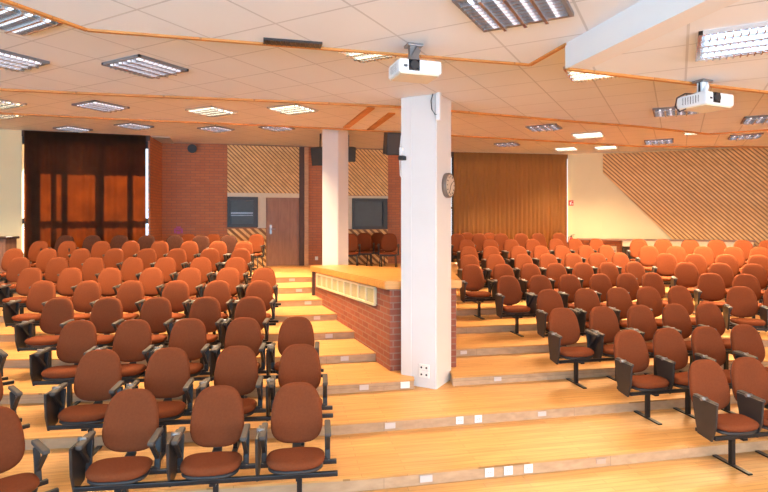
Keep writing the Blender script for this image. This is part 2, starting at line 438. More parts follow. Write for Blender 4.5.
# ------------------------------------------------------------------ slat panels
def clip(poly, a, b, c):                       # keep a*x+b*y <= c
    out = []
    for i in range(len(poly)):
        p, q = poly[i], poly[(i+1) % len(poly)]
        fp, fq = a*p[0]+b*p[1]-c, a*q[0]+b*q[1]-c
        if fp <= 0: out.append(p)
        if fp*fq < 0:
            t = fp/(fp-fq); out.append((p[0]+(q[0]-p[0])*t, p[1]+(q[1]-p[1])*t))
    return out
def slats(name, w, poly, ang, pitch, width, label, th=.03, off=.02):
    """diagonal battens filling a convex polygon (t, z) of the wall plane"""
    n = (-math.sin(ang), math.cos(ang))
    vals = [n[0]*p[0]+n[1]*p[1] for p in poly]
    back, front = MB(), MB()
    def slab(mb, pl, o, t):
        if len(pl) < 3: return
        A = [mb.bm.verts.new(w.pt(x, z, o)) for x, z in pl]; B = [mb.bm.verts.new(w.pt(x, z, o+t)) for x, z in pl]
        try:
            mb.bm.faces.new(A); mb.bm.faces.new(B)
            for i in range(len(pl)): mb.bm.faces.new((A[i], A[(i+1) % len(pl)], B[(i+1) % len(pl)], B[i]))
        except ValueError: pass
    root = thing(name, label, 'wall panelling', w.pt(sum(p[0] for p in poly)/len(poly), min(p[1] for p in poly), off))
    slab(back, poly, off, .012)
    v = min(vals)
    while v < max(vals):
        pl = clip(poly, n[0], n[1], v+width); pl = clip(pl, -n[0], -n[1], -v)
        slab(front, pl, off+.012, th)
        v += pitch
    inv = Matrix.Translation(-Vector(root.location))
    for mb, nm, mt in ((back, 'backing_board', 'slat_back'), (front, 'diagonal_slats', 'slat')):
        bmesh.ops.transform(mb.bm, matrix=inv, verts=mb.bm.verts); mb.build(nm, mt, root)
    return root
def pp(w, *pts): return [w.sz(x, y) for x, y in pts]
ZT = Z4 - .03
def zt(w, x): return (w.s_at(x), ZT)
t_l = wd.sz(227.5, 193)[1]
slats('slatted_panel', wd, [(wd.s_at(227.5), t_l), (wd.s_at(299), t_l), (wd.s_at(299), ZT), (wd.s_at(227.5), ZT)], -.78, .082, .052,
      'diagonal timber slat panel above the brown door and left booth window')
lz = wd.sz(240, 228.5)[1]
slats('slatted_panel', wd, [(wd.s_at(227.5), ZF+.01), (wd.s_at(266), ZF+.01), (wd.s_at(266), lz), (wd.s_at(227.5), lz)], -.75, .14, .07,
      'low diagonal timber slat panel under the window left of the door')
t_r = wd.sz(360, 195.5)[1]
slats('slatted_panel', wd, [(wd.s_at(340), t_r), (wd.s_at(387.5), t_r), (wd.s_at(387.5), ZT), (wd.s_at(340), ZT)], -.78, .082, .052,
      'diagonal timber slat panel above the booth window between the two columns')
lz2 = wd.sz(365, 229.5)[1]
slats('slatted_panel', wd, [(wd.s_at(340), ZF+.01), (wd.s_at(387.5), ZF+.01), (wd.s_at(387.5), lz2), (wd.s_at(340), lz2)], -.75, .14, .07,
      'low diagonal timber slat panel under the window between the two columns')
zl = CZ - .58                                   # ledge height of the right wall
q = wo.sz(603, 173)
slats('slatted_panel', wo, [(wo.s_at(603), ZT), (wo.s_at(603), q[1]), (wo.s_at(672), zl), (wo.L-.05, zl), (wo.L-.05, ZT)], -.78, .088, .056,
      'large diagonal timber slat panel covering the right wall above the ledge', th=.04)
slats('slatted_panel', wo, [(wo.s_at(754), ZF+.01), (wo.L-.05, ZF+.01), (wo.L-.05, zl-.005), (wo.s_at(754), zl-.005)], -.78, .088, .056,
      'diagonal timber slats below ledge height at the right edge of the photo', th=.04)

# ------------------------------------------------------------------ back wall: door, windows, posts
def panel_obj(name, w, x0, y0, x1, y1, off, th, mat, bevel=0):
    mb = MB(); xm = (x0+x1)/2
    z0, z1 = w.sz(xm, y1)[1], w.sz(xm, y0)[1]
    w.panel(mb, w.s_at(x0), w.s_at(x1), z0, z1, off, th, 0, bevel)
    return mb.build(name, mat)
struct(panel_obj('trim_20', wd, 227.5, 193.2, 299, 197.5, .0, .07, 'cream'))
struct(panel_obj('trim_21', wd, 257.5, 197.5, 266, 228, .0, .03, 'cream'))
struct(panel_obj('trim_22', wd, 340, 196, 387.5, 198.5, .0, .07, 'cream'))
struct(panel_obj('trim_23', wd, 340, 198.5, 352, 229, .0, .03, 'cream'))
z0 = ZF
mb = MB(); wd.panel(mb, wd.s_at(299), wd.s_at(304), z0, ZT, .0, .10); struct(mb.build('trim_24', 'dark_post'))
mb = MB(); wd.panel(mb, wd.s_at(304), wd.s_at(308), z0, ZT, .0, .14); struct(mb.build('trim_25', 'light_wood'))
def window(name, w, x0, y0, x1, y1, blinds):
    s0, s1 = w.s_at(x0), w.s_at(x1); xm = (x0+x1)/2
    za, zb = w.sz(xm, y1)[1], w.sz(xm, y0)[1]; f = .09
    mb = MB()
    w.panel(mb, s0, s1, zb-f, zb, 0, .11); w.panel(mb, s0, s1, za, za+f, 0, .11)
    w.panel(mb, s0, s0+f*.8, za+f, zb-f, 0, .11); w.panel(mb, s1-f*1.4, s1, za+f, zb-f, 0, .11)
    fr = struct(mb.build(name, 'dark'))
    mb = MB(); w.panel(mb, s0+f*.8, s1-f*1.4, za+f, zb-f, .0, .03); g = mb.build('window_pane', 'booth_glass', fr)
    if blinds:
        mb = MB()
        for z in (.38, .44, .47): 
            w.panel(mb, s0+f, s1-f*1.6, za+(zb-za)*z, za+(zb-za)*z+.012, .035, .01)
        mb.build('window_blind', 'grey_metal', fr)
window('window_4', wd, 227.5, 197, 258, 227, True)
window('window_5', wd, 352, 198.5, 386.5, 229, False)
# door
s0, s1 = wd.s_at(266.5), wd.s_at(298.5); zdt = wd.sz(282, 198)[1]
mb = MB(); wd.panel(mb, s0+.03, s1-.03, ZF+.01, zdt-.03, .01, .05, 0, .004)
dr_ = struct(mb.build('door_1', 'door'))
mb = MB()
wd.panel(mb, s0, s0+.03, ZF, zdt, 0, .08); wd.panel(mb, s1-.03, s1, ZF, zdt, 0, .08); wd.panel(mb, s0, s1, zdt-.03, zdt, 0, .08)
mb.build('door_frame', 'door', dr_)
mb = MB(); hs = s0+.12; hz = wd.sz(269, 229)[1]
wd.panel(mb, hs-.03, hs+.03, hz-.14, hz+.12, .06, .015, 0, .004)
mb.tube([wd.pt(hs, hz, .07), wd.pt(hs, hz, .12), wd.pt(hs+.12, hz, .12)], .012)
h = mb.build('door_handle', 'grey_metal', dr_)
# small white socket on the back wall
o = panel_obj('wall_socket', wd, 315, 256.5, 318, 260, 0, .02, 'socket_white', .004); tag(o, 'small white socket low on dark brick left of far column', 'socket')
# purple paper and dark wall speaker on the brick wall
s_, z_ = wb.sz(178.5, 230)
mb = MB()
for a, b, w_, h_ in ((0, .02, .22, .05), (-.09, -.04, .05, .1), (.09, -.04, .05, .1), (0, -.07, .1, .07), (0, .075, .12, .04)):
    wb.panel(mb, s_+a-w_/2, s_+a+w_/2, z_+b-h_/2, z_+b+h_/2, .0, .006)
tag(mb.build('paper_decoration', 'purple'), 'purple cut-out paper stuck low on the brown brick wall', 'decoration')
s_, z_ = wb.sz(193.5, 149.5)
t = thing('wall_speaker', 'small round black speaker high on the brown brick wall', 'speaker', wb.pt(s_, z_, 0), wb.ang)
mb = MB(); mb.box((0, -.05, 0), (.1, .1, .1), None, 0, .01); mb.build('bracket', 'dark', t)
mb = MB(); mb.tube([(0, -.1, 0), (0, -.16, 0), (0, -.2, 0)], [.1, .12, .12], 20); mb.build('speaker_body', 'dark', t)

# ------------------------------------------------------------------ curtains and the windows behind them
def curtain(name, w, x0, x1, mat, label, off, amp, folds, z0, z1, seed):
    rnd = random.Random(seed); s0, s1 = w.s_at(x0), w.s_at(x1); n = folds*10
    ph = [rnd.uniform(-.5, .5) for _ in range(folds+1)]
    mb = MB(); cols = []
    for i in range(n+1):
        u = i/n; k = u*folds; j = min(int(k), folds-1)
        d = amp*math.sin(2*PI*(k + .25*ph[j]*math.sin(PI*(k-j))))*(.7+.3*ph[j])
        cols.append([mb.bm.verts.new(w.pt(s0+(s1-s0)*u, z, off + d*(1 if z < z1-.3 else .55))) for z in (z0, (z0+z1)/2, z1-.35, z1)])
    for a, b in zip(cols, cols[1:]):
        for i in range(3):
            f = mb.bm.faces.new((a[i], b[i], b[i+1], a[i+1])); f.smooth = True
    o = mb.build(name, mat)
    md = o.modifiers.new('cloth_thickness', 'SOLIDIFY'); md.thickness = .003
    return tag(o, label, 'curtain')
curtain('curtain', wc, 25.0, 146.0, 'curtain_l', 'dark brown curtain with sunlit window panes glowing through it', .06, .018, 14, ZF-.1, Z4-.02, 3)
curtain('curtain', wr, 452.5, 565.2, 'curtain_r', 'golden brown curtain hanging right of the white column with clock', .12, .028, 26, ZF+.02, Z4-.02, 5)
def big_window(name, w, vx, hy, x0, x1):
    s0, s1 = w.s_at(x0), w.s_at(x1); mb = MB()
    for x, wd_ in vx:
        s = w.s_at(x); w.panel(mb, s-wd_/2, s+wd_/2, ZF-.3, Z4+.05, -.10, .06)
    for y, h_ in hy:
        z = w.sz((x0+x1)/2, y)[1]; w.panel(mb, s0, s1, z-h_/2, z+h_/2, -.10, .06)
    w.panel(mb, s0, s1, ZF-.5, ZF+.25, -.12, .1)
    fr = struct(mb.build(name, 'dark'))
    mb = MB(); w.panel(mb, s0, s1, ZF+.2, Z4, -.075, .006); mb.build('window_pane', 'glass', fr)
    mb = MB(); w.panel(mb, s0-.5, s1+.5, Z4-.02, Z4+.2, -1.35, 1.25); struct(mb.build('trim_%s' % ('90' if name == 'window_1' else '91'), 'concrete'))
for w_, nm_ in ((wc, 'trim_92'), (wr, 'trim_93')):        # dark boards added to block light leaking in above the curtains
    mb = MB(); w_.panel(mb, -.0, w_.L, Z4-.14, Z4+.02, -.04, .05); struct(mb.build(nm_, 'dark_post'))
big_window('window_1', wc, [(35, .28), (55, .10), (66, .12), (101, .19), (131, .12)], [(221, .13), (140, .3)], 21, 148)
big_window('window_2', wr, [(454, .1), (483, .06), (511, .06), (540, .06)], [(208, .06)], 451, 567.6)

# ------------------------------------------------------------------ right wall details
mb = MB(); s0, s1 = wo.s_at(604), wo.s_at(752)
sv0 = wv.s_at(577)
wo.panel(mb, -.02, s1, zl-.05, zl, .0, .34); wv.panel(mb, sv0, wv.L, zl-.05, zl, .0, .30)
tag(mb.build('wall_ledge', 'ledge'), 'long narrow brown ledge along the right wall', 'ledge')
t = thing('low_counter', 'low counter with white top band and dark front under ledge', 'counter', wo.pt((wo.s_at(622)+s1)/2, ZF, 0))
sa = wo.s_at(622)
for nm, za, zb, th, mt in (('front_panel', zl-.23, zl-.052, .30, 'skirt'), ('dark_recess', ZF, zl-.232, .22, 'counter_dark')):
    mb = MB(); wo.panel(mb, sa, s1-.05, za, zb, .0, th)
    bmesh.ops.transform(mb.bm, matrix=Matrix.Translation(-Vector(t.location)), verts=mb.bm.verts); mb.build(nm, mt, t)
mb = MB(); wv.panel(mb, sv0, wv.L, ZF, zl-.052, 0, .03); wo.panel(mb, 0, sa-.01, ZF, zl-.052, 0, .03)
struct(mb.build('wall_brick_dado', 'brick_wall'))
t = thing('picture_frame', 'pale framed notice on low brick dado under the ledge', 'picture', wo.pt(wo.s_at(609), wo.sz(609, 249)[1], .03))
s0_, s1_ = wo.s_at(601), wo.s_at(616.5); za, zb = wo.sz(609, 254)[1], wo.sz(609, 246)[1]
for nm, d, th, mt in (('frame', 0, .02, 'cream'), ('print', .05, .026, 'marker')):
    mb = MB(); wo.panel(mb, s0_+d, s1_-d, za+d, zb-d, .03, th)
    bmesh.ops.transform(mb.bm, matrix=Matrix.Translation(-Vector(t.location)), verts=mb.bm.verts); mb.build(nm, mt, t)
# red fire sign and extinguisher
s_, z_ = wv.sz(571, 203)
t = thing('fire_sign', 'small red fire extinguisher sign on the white wall', 'sign', wv.pt(s_, z_, 0), wv.ang)
mb = MB(); mb.box((0, -.008, 0), (.15, .012, .17)); mb.build('sign_plate', 'red', t)
mb = MB(); mb.box((-.01, -.017, -.01), (.045, .006, .09)); mb.box((.02, -.017, .045), (.05, .006, .014)); mb.box((.05, -.017, -.03), (.02, .006, .05)); mb.build('pictogram', 'white_plastic', t)
s_, z_ = wv.sz(571.5, 244)
t = thing('fire_extinguisher', 'red fire extinguisher hung on white wall beside the curtain', 'fire extinguisher', wv.pt(s_, z_-.25, .10), wv.ang)
mb = MB(); mb.tube([(0, 0, 0), (0, 0, .02), (0, 0, .38), (0, 0, .45), (0, 0, .47)], [.05, .075, .075, .045, .03], 16); mb.build('cylinder_body', 'red', t)
mb = MB(); mb.tube([(0, 0, .47), (0, 0, .52)], .02); mb.bar((-.02, 0, .53), (.1, 0, .56), .02, .015); mb.bar((-.02, 0, .51), (.09, 0, .51), .02, .01); mb.build('valve_handle', 'dark', t)
mb = MB(); mb.tube([(-.02, 0, .5), (-.09, 0, .47), (-.11, 0, .3), (-.1, 0, .12)], .011); mb.build('hose', 'dark', t)
# wooden cabinet at far left
t = thing('wooden_cabinet', 'brown wooden cabinet at the left wall behind the chairs', 'cabinet', (-8.75, 12.0, 8*RISE))
mb = MB(); mb.box((0, 0, .50), (.62, .36, 1.0), None, 0, .005); mb.build('body', 'door', t)
mb = MB(); mb.box((.0, 0, 1.03), (.70, .44, .05), None, 0, .008); mb.build('top', 'dark_post', t)
mb = MB(); mb.box((0, -.185, .5), (.5, .015, .8), None, 0, .005); mb.build('door', 'door', t)

# ------------------------------------------------------------------ columns
def column(name, corner, size, z0, z1, label):
    # corner = the corner nearest the viewer; faces follow the ceiling grid
    A = Vector((.485, .874, 0)); B = Vector((-.874, .485, 0)); c = Vector((*corner, 0))
    mb = MB(); pts = [c, c+A*size, c+A*size+B*size, c+B*size]
    mb.prism([(p.x, p.y) for p in pts], z0, z1)
    es = [e for e in mb.bm.edges if abs(e.verts[0].co.z - e.verts[1].co.z) > .5]
    bmesh.ops.bevel(mb.bm, geom=es, offset=.012, segments=2, affect='EDGES')
    return tag(mb.build(name, 'column'), label, 'column'), c, A, B
cb = on_z(436.4, 389.5, 2*RISE)
col, CC, CA, CB = column('column', (cb.x, cb.y), .51, 2*RISE, Z2, 'large white square column in the middle carrying a clock')
mb = MB(); fc = CC + CB*.36
mb.box((fc.x, fc.y, 2.2), (.012, .012, 3.9), Matrix.Rotation(math.atan2(CB.y, CB.x), 3, 'Z')); 
o = mb.build('corner_channel', 'column', None); tag(o, 'white vertical cable channel on the large middle column', 'cable channel')
c2 = at_d(338, 262, 11.95)
col2, C2C, _, _ = column('column', (c2.x, c2.y), .44, ZF, Z4, 'white square column standing behind the brick platform')
# helper frames on the two visible faces of the big column
RF = Matrix.Rotation(math.atan2(CA.y, CA.x), 4, 'Z')     # right face: x along A, -y outwards
LF = Matrix.Rotation(math.atan2(-CB.y, -CB.x), 4, 'Z')   # left face: x towards the corner, -y outwards
def face_loc(px, py, which):                             # a point of the column face seen at a pixel
    d = CA if which == 'R' else CB
    r = (px-HX)/F; t = (r*CC.y - CC.x)/(d.x - r*d.y)
    P = CC + d*t; return Vector((P.x, P.y, CZ-(py-HY)*P.y/F))
# clock
P = face_loc(446.5, 185.5, 'R')
t = thing('wall_clock', 'round brown-rimmed wall clock on the right face of the column', 'clock', P); t.rotation_euler = (0, 0, math.atan2(CA.y, CA.x))
mb = MB()
mb.tube([(0, 0, 0), (0, -.05, 0), (0, -.055, 0)], [.165, .165, .15], 36); mb.build('rim', 'clock_rim', t)
mb = MB(); mb.disc((0, -.052, 0), (0, -1, 0), .14, .006, 36); mb.build('dial', 'clock_face', t)
mb = MB()
for i in range(12):
    a = i*PI/6; mb.bar((.105*math.sin(a), -.061, .105*math.cos(a)), (.13*math.sin(a), -.061, .13*math.cos(a)), .012, .004, up=(0, 1, 0))
mb.build('hour_marks', 'dark', t)
for nm, a, l in (('hour_hand', .9, .07), ('minute_hand', 3.6, .105)):
    mb = MB(); mb.bar((0, -.064, 0), (l*math.sin(a), -.064, l*math.cos(a)), .01, .004, up=(0, 1, 0)); mb.build(nm, 'dark', t)
# conduit and cable at the top of the column
P = face_loc(436, 103, 'L')
t = thing('cable_conduit', 'white vertical conduit with black cable loop high on column', 'conduit', P); t.rotation_euler = (0, 0, math.atan2(-CB.y, -CB.x))
mb = MB(); mb.box((.05, -.035, .03), (.055, .05, .52), None, 0, .006); mb.box((.05, -.035, .30), (.085, .06, .03)); mb.build('conduit', 'white_plastic', t)
mb = MB(); mb.tube([(.04, -.06, -.16), (.0, -.03, -.15), (-.05, -.02, -.08), (-.06, -.02, .03), (-.03, -.02, .13), (.02, -.04, .2)], .006)
mb.tube([(-.07, -.02, .23), (.02, -.04, .2)], .014); mb.build('cable', 'dark', t)
# sockets on the column
for i, (px, py, lb) in enumerate(((424.5, 367.3, 'upper cream double socket low on the column front'), (424.5, 374.3, 'lower cream double socket low on the column front'))):
    P = face_loc(px, py, 'L'); t = thing('double_socket', lb, 'socket', P, math.atan2(-CB.y, -CB.x))
    mb = MB(); mb.box((0, -.01, 0), (.145, .02, .082), None, 0, .006); mb.build('plate', 'socket_white', t)
    for sx in (-.035, .035):
        mb = MB(); mb.disc((sx, -.02, 0), (0, -1, 0), .013, .002, 14); mb.build('socket_hole', 'dark', t)
# small camera and white box on the left edge of the column
P = face_loc(404, 158.5, 'L')
t = thing('security_camera', 'small black camera with white bracket on column left edge', 'camera', P, math.atan2(-CB.y, -CB.x))
mb = MB(); mb.box((-.02, -.03, .09), (.04, .06, .1), None, 0, .006); mb.build('bracket', 'white_plastic', t)
mb = MB(); mb.box((.0, -.05, 0), (.08, .09, .055), None, 0, .01); mb.disc((.02, -.095, 0), (0, -1, 0), .02, .015); mb.build('camera_body', 'dark', t)
mb = MB(); mb.tube([(-.03, -.02, .3), (-.045, -.02, .15), (-.05, -.02, -.05), (-.045, -.02, -.22), (-.01, -.02, -.27)], .006); mb.build('cable', 'white_plastic', t)
# hanging loudspeakers near the back wall
def speaker(px, py, d, w, h, dp, label, rz, tilt=.2, side=1):
    P = at_d(px, py, d); t = thing('loudspeaker', label, 'loudspeaker', P, rz)
    R = Matrix.Rotation(tilt, 3, 'X')
    mb = MB(); mb.box((0, 0, 0), (w, dp, h), R, 0, .015); mb.build('cabinet', 'dark', t)
    mb = MB(); mb.box(R @ Vector((0, -dp/2-.006, 0)), (w*.88, .012, h*.92), R, 0, .004); mb.build('grille', 'shell', t)
    mb = MB(); top = Z4 - P.z
    mb.tube([(0, 0, h*.3), (0, .02, top)], .018); mb.build('bracket', 'dark', t)
speaker(320, 156, 13.0, .34, .44, .3, 'black loudspeaker hanging left of the far white column', -.3)
speaker(348.5, 154, 13.2, .30, .36, .3, 'black loudspeaker hanging right of the far white column', .3)
speaker(393.5, 143.5, 11.0, .36, .46, .32, 'tilted black loudspeaker hanging left of the big column', .25, .22)

# ------------------------------------------------------------------ brick platform
bk = lambda off=0: [( .081-off, 7.125-off), (.997+off, 7.32-off*.8), (1.25, 9.9), (.40, 10.4), (-.95, 11.55), (-1.50-off*.6, 11.10)]
top = lambda p: 1.575 - .036*(p[1]-7.05)
t = thing('brick_platform', 'brick platform with thick orange wooden top beside the stairs', 'platform', (0, 0, 0))
low = lambda p: top(p) - .112
mb = MB(); mb.prism(bk(0), .0, low, 0, 0)
for f in mb.bm.faces:
    if abs(f.normal.z) < .5:
        xs = [v.co.x for v in f.verts]
        if f.calc_center_median().x < -.3 and min(v.co.y for v in f.verts) < 7.5: f.material_index = 1
mb.build('brick_base', ['brickwork', 'brick_side'], t)
mb = MB(); mb.prism(bk(.07), low, top)
es = [e for e in mb.bm.edges]
bmesh.ops.bevel(mb.bm, geom=es, offset=.012, segments=2, affect='EDGES')
mb.build('wooden_top', 'slab', t)
wg = Wall((-1.50, 11.10), (.081, 7.125))        # left face, from far to near
ga, gb = wg.s_at(318), wg.s_at(376.3)
za = lambda s: top((0, wg.pt(s, 0).y)) - .125
mb = MB(); mbk = MB(); N_ = 9; hgt = .27
def quad_bar(m_, s0, s1, d0, d1, off, th):      # bar whose top/bottom follow the sloping platform edge
    A = [wg.pt(s0, za(s0)-d0, off), wg.pt(s1, za(s1)-d0, off), wg.pt(s1, za(s1)-d1, off), wg.pt(s0, za(s0)-d1, off)]
    B = [p + wg.n*th for p in A]
    va, vb = [m_.bm.verts.new(p) for p in A], [m_.bm.verts.new(p) for p in B]
    m_.bm.faces.new(va); m_.bm.faces.new(vb)
    for i in range(4): m_.bm.faces.new((va[i], va[(i+1) % 4], vb[(i+1) % 4], vb[i]))
quad_bar(mb, ga, gb, 0, .03, .002, .04); quad_bar(mb, ga, gb, hgt-.03, hgt, .002, .04)
for i in range(N_+1):
    s = ga + (gb-ga)*i/N_; quad_bar(mb, s-.018, s+.018, .02, hgt-.02, .002, .036)
quad_bar(mbk, ga, gb, .01, hgt-.01, .002, .012)
g = mb.build('vent_grille', 'grille', t); mbk.build('grille_mesh', 'grille_back', g)
mb = MB(); P = wg.pt(ga-.28, 0, .02); mb.box((P.x, P.y, (7*RISE+low((0, P.y)))/2), (.06, .06, low((0, P.y))-7*RISE), Matrix.Rotation(wg.ang, 3, 'Z')); mb.build('corner_post', 'dark_post', t)

# ------------------------------------------------------------------ step markers and sockets on the risers
def riser_hit(k, px):
    lo, hi = -9.0, 9.0
    for _ in range(50):
        mid = (lo+hi)/2
        if mid/riser_y(k, mid) < (px-HX)/F: lo = mid
        else: hi = mid
    return mid, riser_y(k, mid)
OR = ['lowest', 'second', 'third', 'fourth', 'fifth', 'sixth', 'seventh', 'eighth', 'ninth']
def plate(k, px, w, h, mat, name, label, cat, group, dots=False):
    X, Y = riser_hit(k, px); ang = math.atan(riser_slope(k, X))
    t = thing(name, label, cat, (X, Y-.005, RISE*(k+.5)), ang, group)
    mb = MB(); mb.box((0, -.006, 0), (w, .012, h), None, 0, .003); mb.build('plate', mat, t)
    if dots:
        mb = MB()
        for sx in (-.012, .012): mb.disc((sx, -.012, 0), (0, -1, 0), .005, .002, 10)
        mb.build('pin_holes', 'dark', t)
    return t
for k, px in enumerate((426, 390, 364, 344.6, 329, 317, 308, 299, 292)):
    plate(k, px, .115 if k < 6 else .13, .06, 'marker', 'step_marker', 'pale step light plate on the %s riser of the left stairs' % OR[k], 'step light', 'step lights of the left stairs')
for k, px in ((0, 600.5), (1, 541.7), (2, 497.5), (3, 463.5)):
    plate(k, px, .10, .05, 'marker' if k else 'marker_dim', 'step_marker', 'pale step light plate on the %s riser right of the column' % OR[k], 'step light', 'step lights right of the column')
for k, px, lb in ((0, 489, 'left white socket of three on lowest step riser'), (0, 508, 'middle white socket of three on lowest step riser'), (0, 528, 'right white socket of three on lowest step riser'),
                  (1, 459.5, 'left white socket of two on second step riser'), (1, 478, 'right white socket of two on second step riser'), (2, 405, 'white socket on the riser touching the left of the column')):
    plate(k, px, .085 if k < 2 else .12, .08, 'socket_white', 'riser_socket', lb, 'socket', None, k < 2)

# ------------------------------------------------------------------ chairs
def parts_common(t, fab, pads=True, tablet=True, beam=True):
    rec = math.radians(13)
    # backrest: local x = x, local y -> up, local z -> towards the viewer (chair front)
    up = Vector((0, math.sin(rec), math.cos(rec))); fr = Vector((0, -math.cos(rec), math.sin(rec)))
    m = Matrix(((1, 0, 0), (0, up.y, up.z), (0, fr.y, fr.z))).transposed().to_4x4()
    m = Matrix.Translation((0, .055, .703)) @ m
    mb = MB(); mb.cushion(.218, .252, .075, m, n=2.9, taper=.11, wrap=.03, puff=.5); mb.build('backrest', fab, t)
    mb = MB(); mb.cushion(.202, .232, .02, Matrix.Translation((0, .042, -.006)) @ m, n=2.9, taper=.11, wrap=.03, seg=24); mb.build('back_shell', 'shell', t)
    ms = Matrix.Translation((0, -.25, .430)) @ Matrix.Rotation(math.radians(2), 4, 'X')
    mb = MB(); mb.cushion(.236, .162, .066, ms, n=2.8, taper=-.03, wrap=.006, puff=.25); mb.build('seat', fab, t)
    mb = MB(); mb.cushion(.224, .150, .04, Matrix.Translation((0, 0, -.045)) @ ms, n=2.8, seg=24); mb.build('seat_shell', 'shell', t)
    mb = MB(); mb.bar((0, -.12, .405), (0, .03, .43), .075, .02, 0); mb.bar((0, .03, .42), (0, .098, .68), .07, .022, 0, up=(0, 1, 0)); mb.build('back_bracket', 'grey_plastic', t)
    for sx in (-1, 1):
        x = .262*sx; a = MB()
        a.bar((x, -.17, .375), (x, -.125, .63), .03, .045, 0, up=(1, 0, 0), bevel=.006)
        a.bar((x, -.15, .45), (x, -.325, .635), .024, .03, 0, up=(1, 0, 0))
        a.bar((x, -.17, .385), (.12*sx, -.2, .385), .04, .025)
        ob = a.build('armrest', 'dark', t)
        p = MB(); p.box((x, -.215, .655), (.052, .27, .034), Matrix.Rotation(.06, 3, 'X'), 0, .012); p.build('arm_pad', 'grey_plastic', ob)
    if tablet:
        mb = MB(); x = -.300
        pl = [(-.40, .665), (-.10, .665), (-.115, .55), (-.165, .32), (-.335, .30), (-.385, .45)]
        A = [mb.bm.verts.new((x-.011, y, z)) for y, z in pl]; B = [mb.bm.verts.new((x+.011, y, z)) for y, z in pl]
        mb.bm.faces.new(A); mb.bm.faces.new(B)
        for i in range(len(pl)): mb.bm.faces.new((A[i], A[(i+1) % len(pl)], B[(i+1) % len(pl)], B[i]))
        bmesh.ops.bevel(mb.bm, geom=list(mb.bm.edges), offset=.004, segments=1, affect='EDGES')
        tb = mb.build('writing_tablet', 'tablet', t)
        mb = MB(); mb.tube([(-.317, -.22, .668), (-.25, -.22, .668)], .017, 12); mb.box((-.285, -.22, .65), (.05, .06, .03)); mb.build('tablet_hinge', 'grey_metal', tb)
    if beam:
        mb = MB(); mb.box((0, -.24, .377), (.15, .27, .044), None, 0, .005); mb.bar((0, -.13, .39), (0, .03, .415), .05, .03)
        mb.build('mounting_plate', 'dark', t)
def make_chair(fab):
    t = thing('auditorium_chair', 'x', 'chair'); parts_common(t, fab); return t
def make_loose(fab):
    t = thing('stacking_chair', 'x', 'chair'); parts_common(t, fab, tablet=False, beam=False)
    for sx in (-1, 1):
        for y0, y1 in ((-.40, -.44), (-.08, .02)):
            mb = MB(); mb.tube([(.19*sx, y0, .40), (.215*sx, y1, 0)], .013, 8); mb.build('leg', 'dark', t)
    mb = MB(); mb.box((0, -.24, .395), (.42, .36, .02)); mb.build('seat_frame', 'dark', t)
    return t
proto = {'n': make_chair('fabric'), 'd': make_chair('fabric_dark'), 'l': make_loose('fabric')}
used = {'n': False, 'd': False, 'l': False}
def put(kind, x, y, z, rz, label, group):
    if used[kind]: o = copy_tree(proto[kind])
    else: o = proto[kind]; used[kind] = True
    o.location = (x, y, z); o.rotation_euler = (0, 0, rz); o['label'] = label; o['category'] = 'chair'; o['group'] = group
    return o
ROWS = {
 'L': [[297, 218.5, 133], [300, 237, 169, 100], [296.5, 244, 189, 134, 79], [251, 206, 157, 108, 59], [259.6, 218, 176.5, 131.5, 88.5, 43],
       [264, 228.5, 190, 152, 110.6, 71, 31], [236, 201, 165.6, 133, 94, 58, 20], [241, 210, 177, 147, 114.6, 81, 48, 14],
       [244, 218, 189.5, 160, 131, 101.5, 68, 39.5], [228.8, 201, 175, 147, 120, 92.7, 65.5]],
 'R': [[706, 748, 790], [629, 668, 706, 745, 783], [562.5, 602.5, 640, 675, 708], [549, 586, 618, 648, 679], [508, 539.5, 569, 600, 626.7, 652],
       [472, 503, 530, 556, 583, 608, 634.5], [469, 495, 523, 548, 573, 597, 620], [468.5, 491, 518.5, 541, 562, 585.6, 606],
       [466.4, 490, 511, 532.5, 556, 575, 596], [457.5, 479, 501, 521, 538, 559]],
 'D': [None, None, None, [741, 778], [710.6, 745.5, 782], [686, 720, 753, 785], [666, 695, 726, 758.5], [648.6, 675.8, 703, 733, 760], [638.7, 663, 690, 716.6, 743, 768]],
}
ORD = ['first', 'second', 'third', 'fourth', 'fifth', 'sixth', 'seventh', 'eighth', 'ninth', 'tenth']
BL = {'L': 'left block', 'R': 'right block', 'D': 'far right block'}
def row_hit(k, px, off, blk):
    lo, hi = -12.0, 13.5
    def line(X):
        if blk == 'L':
            xs, ys = stair_pt(k); xl = xs-.55
            return ys-.11 + mL[k]*(X-xl) + off - (.35 if k == 9 else 0)
        if blk == 'R':
            xs, ys = stair_pt(k); return ys + .2*(X-xs) + off
        xs, ys = stair_pt(k); return ys + .2*(XB-xs) - .3*(X-XB) + off
    for _ in range(60):
        mid = (lo+hi)/2
        if mid/line(mid) < (px-HX)/F: lo = mid
        else: hi = mid
    return mid, line(mid)
SL = {'L': mL, 'R': [.2]*10, 'D': [-.3]*10}
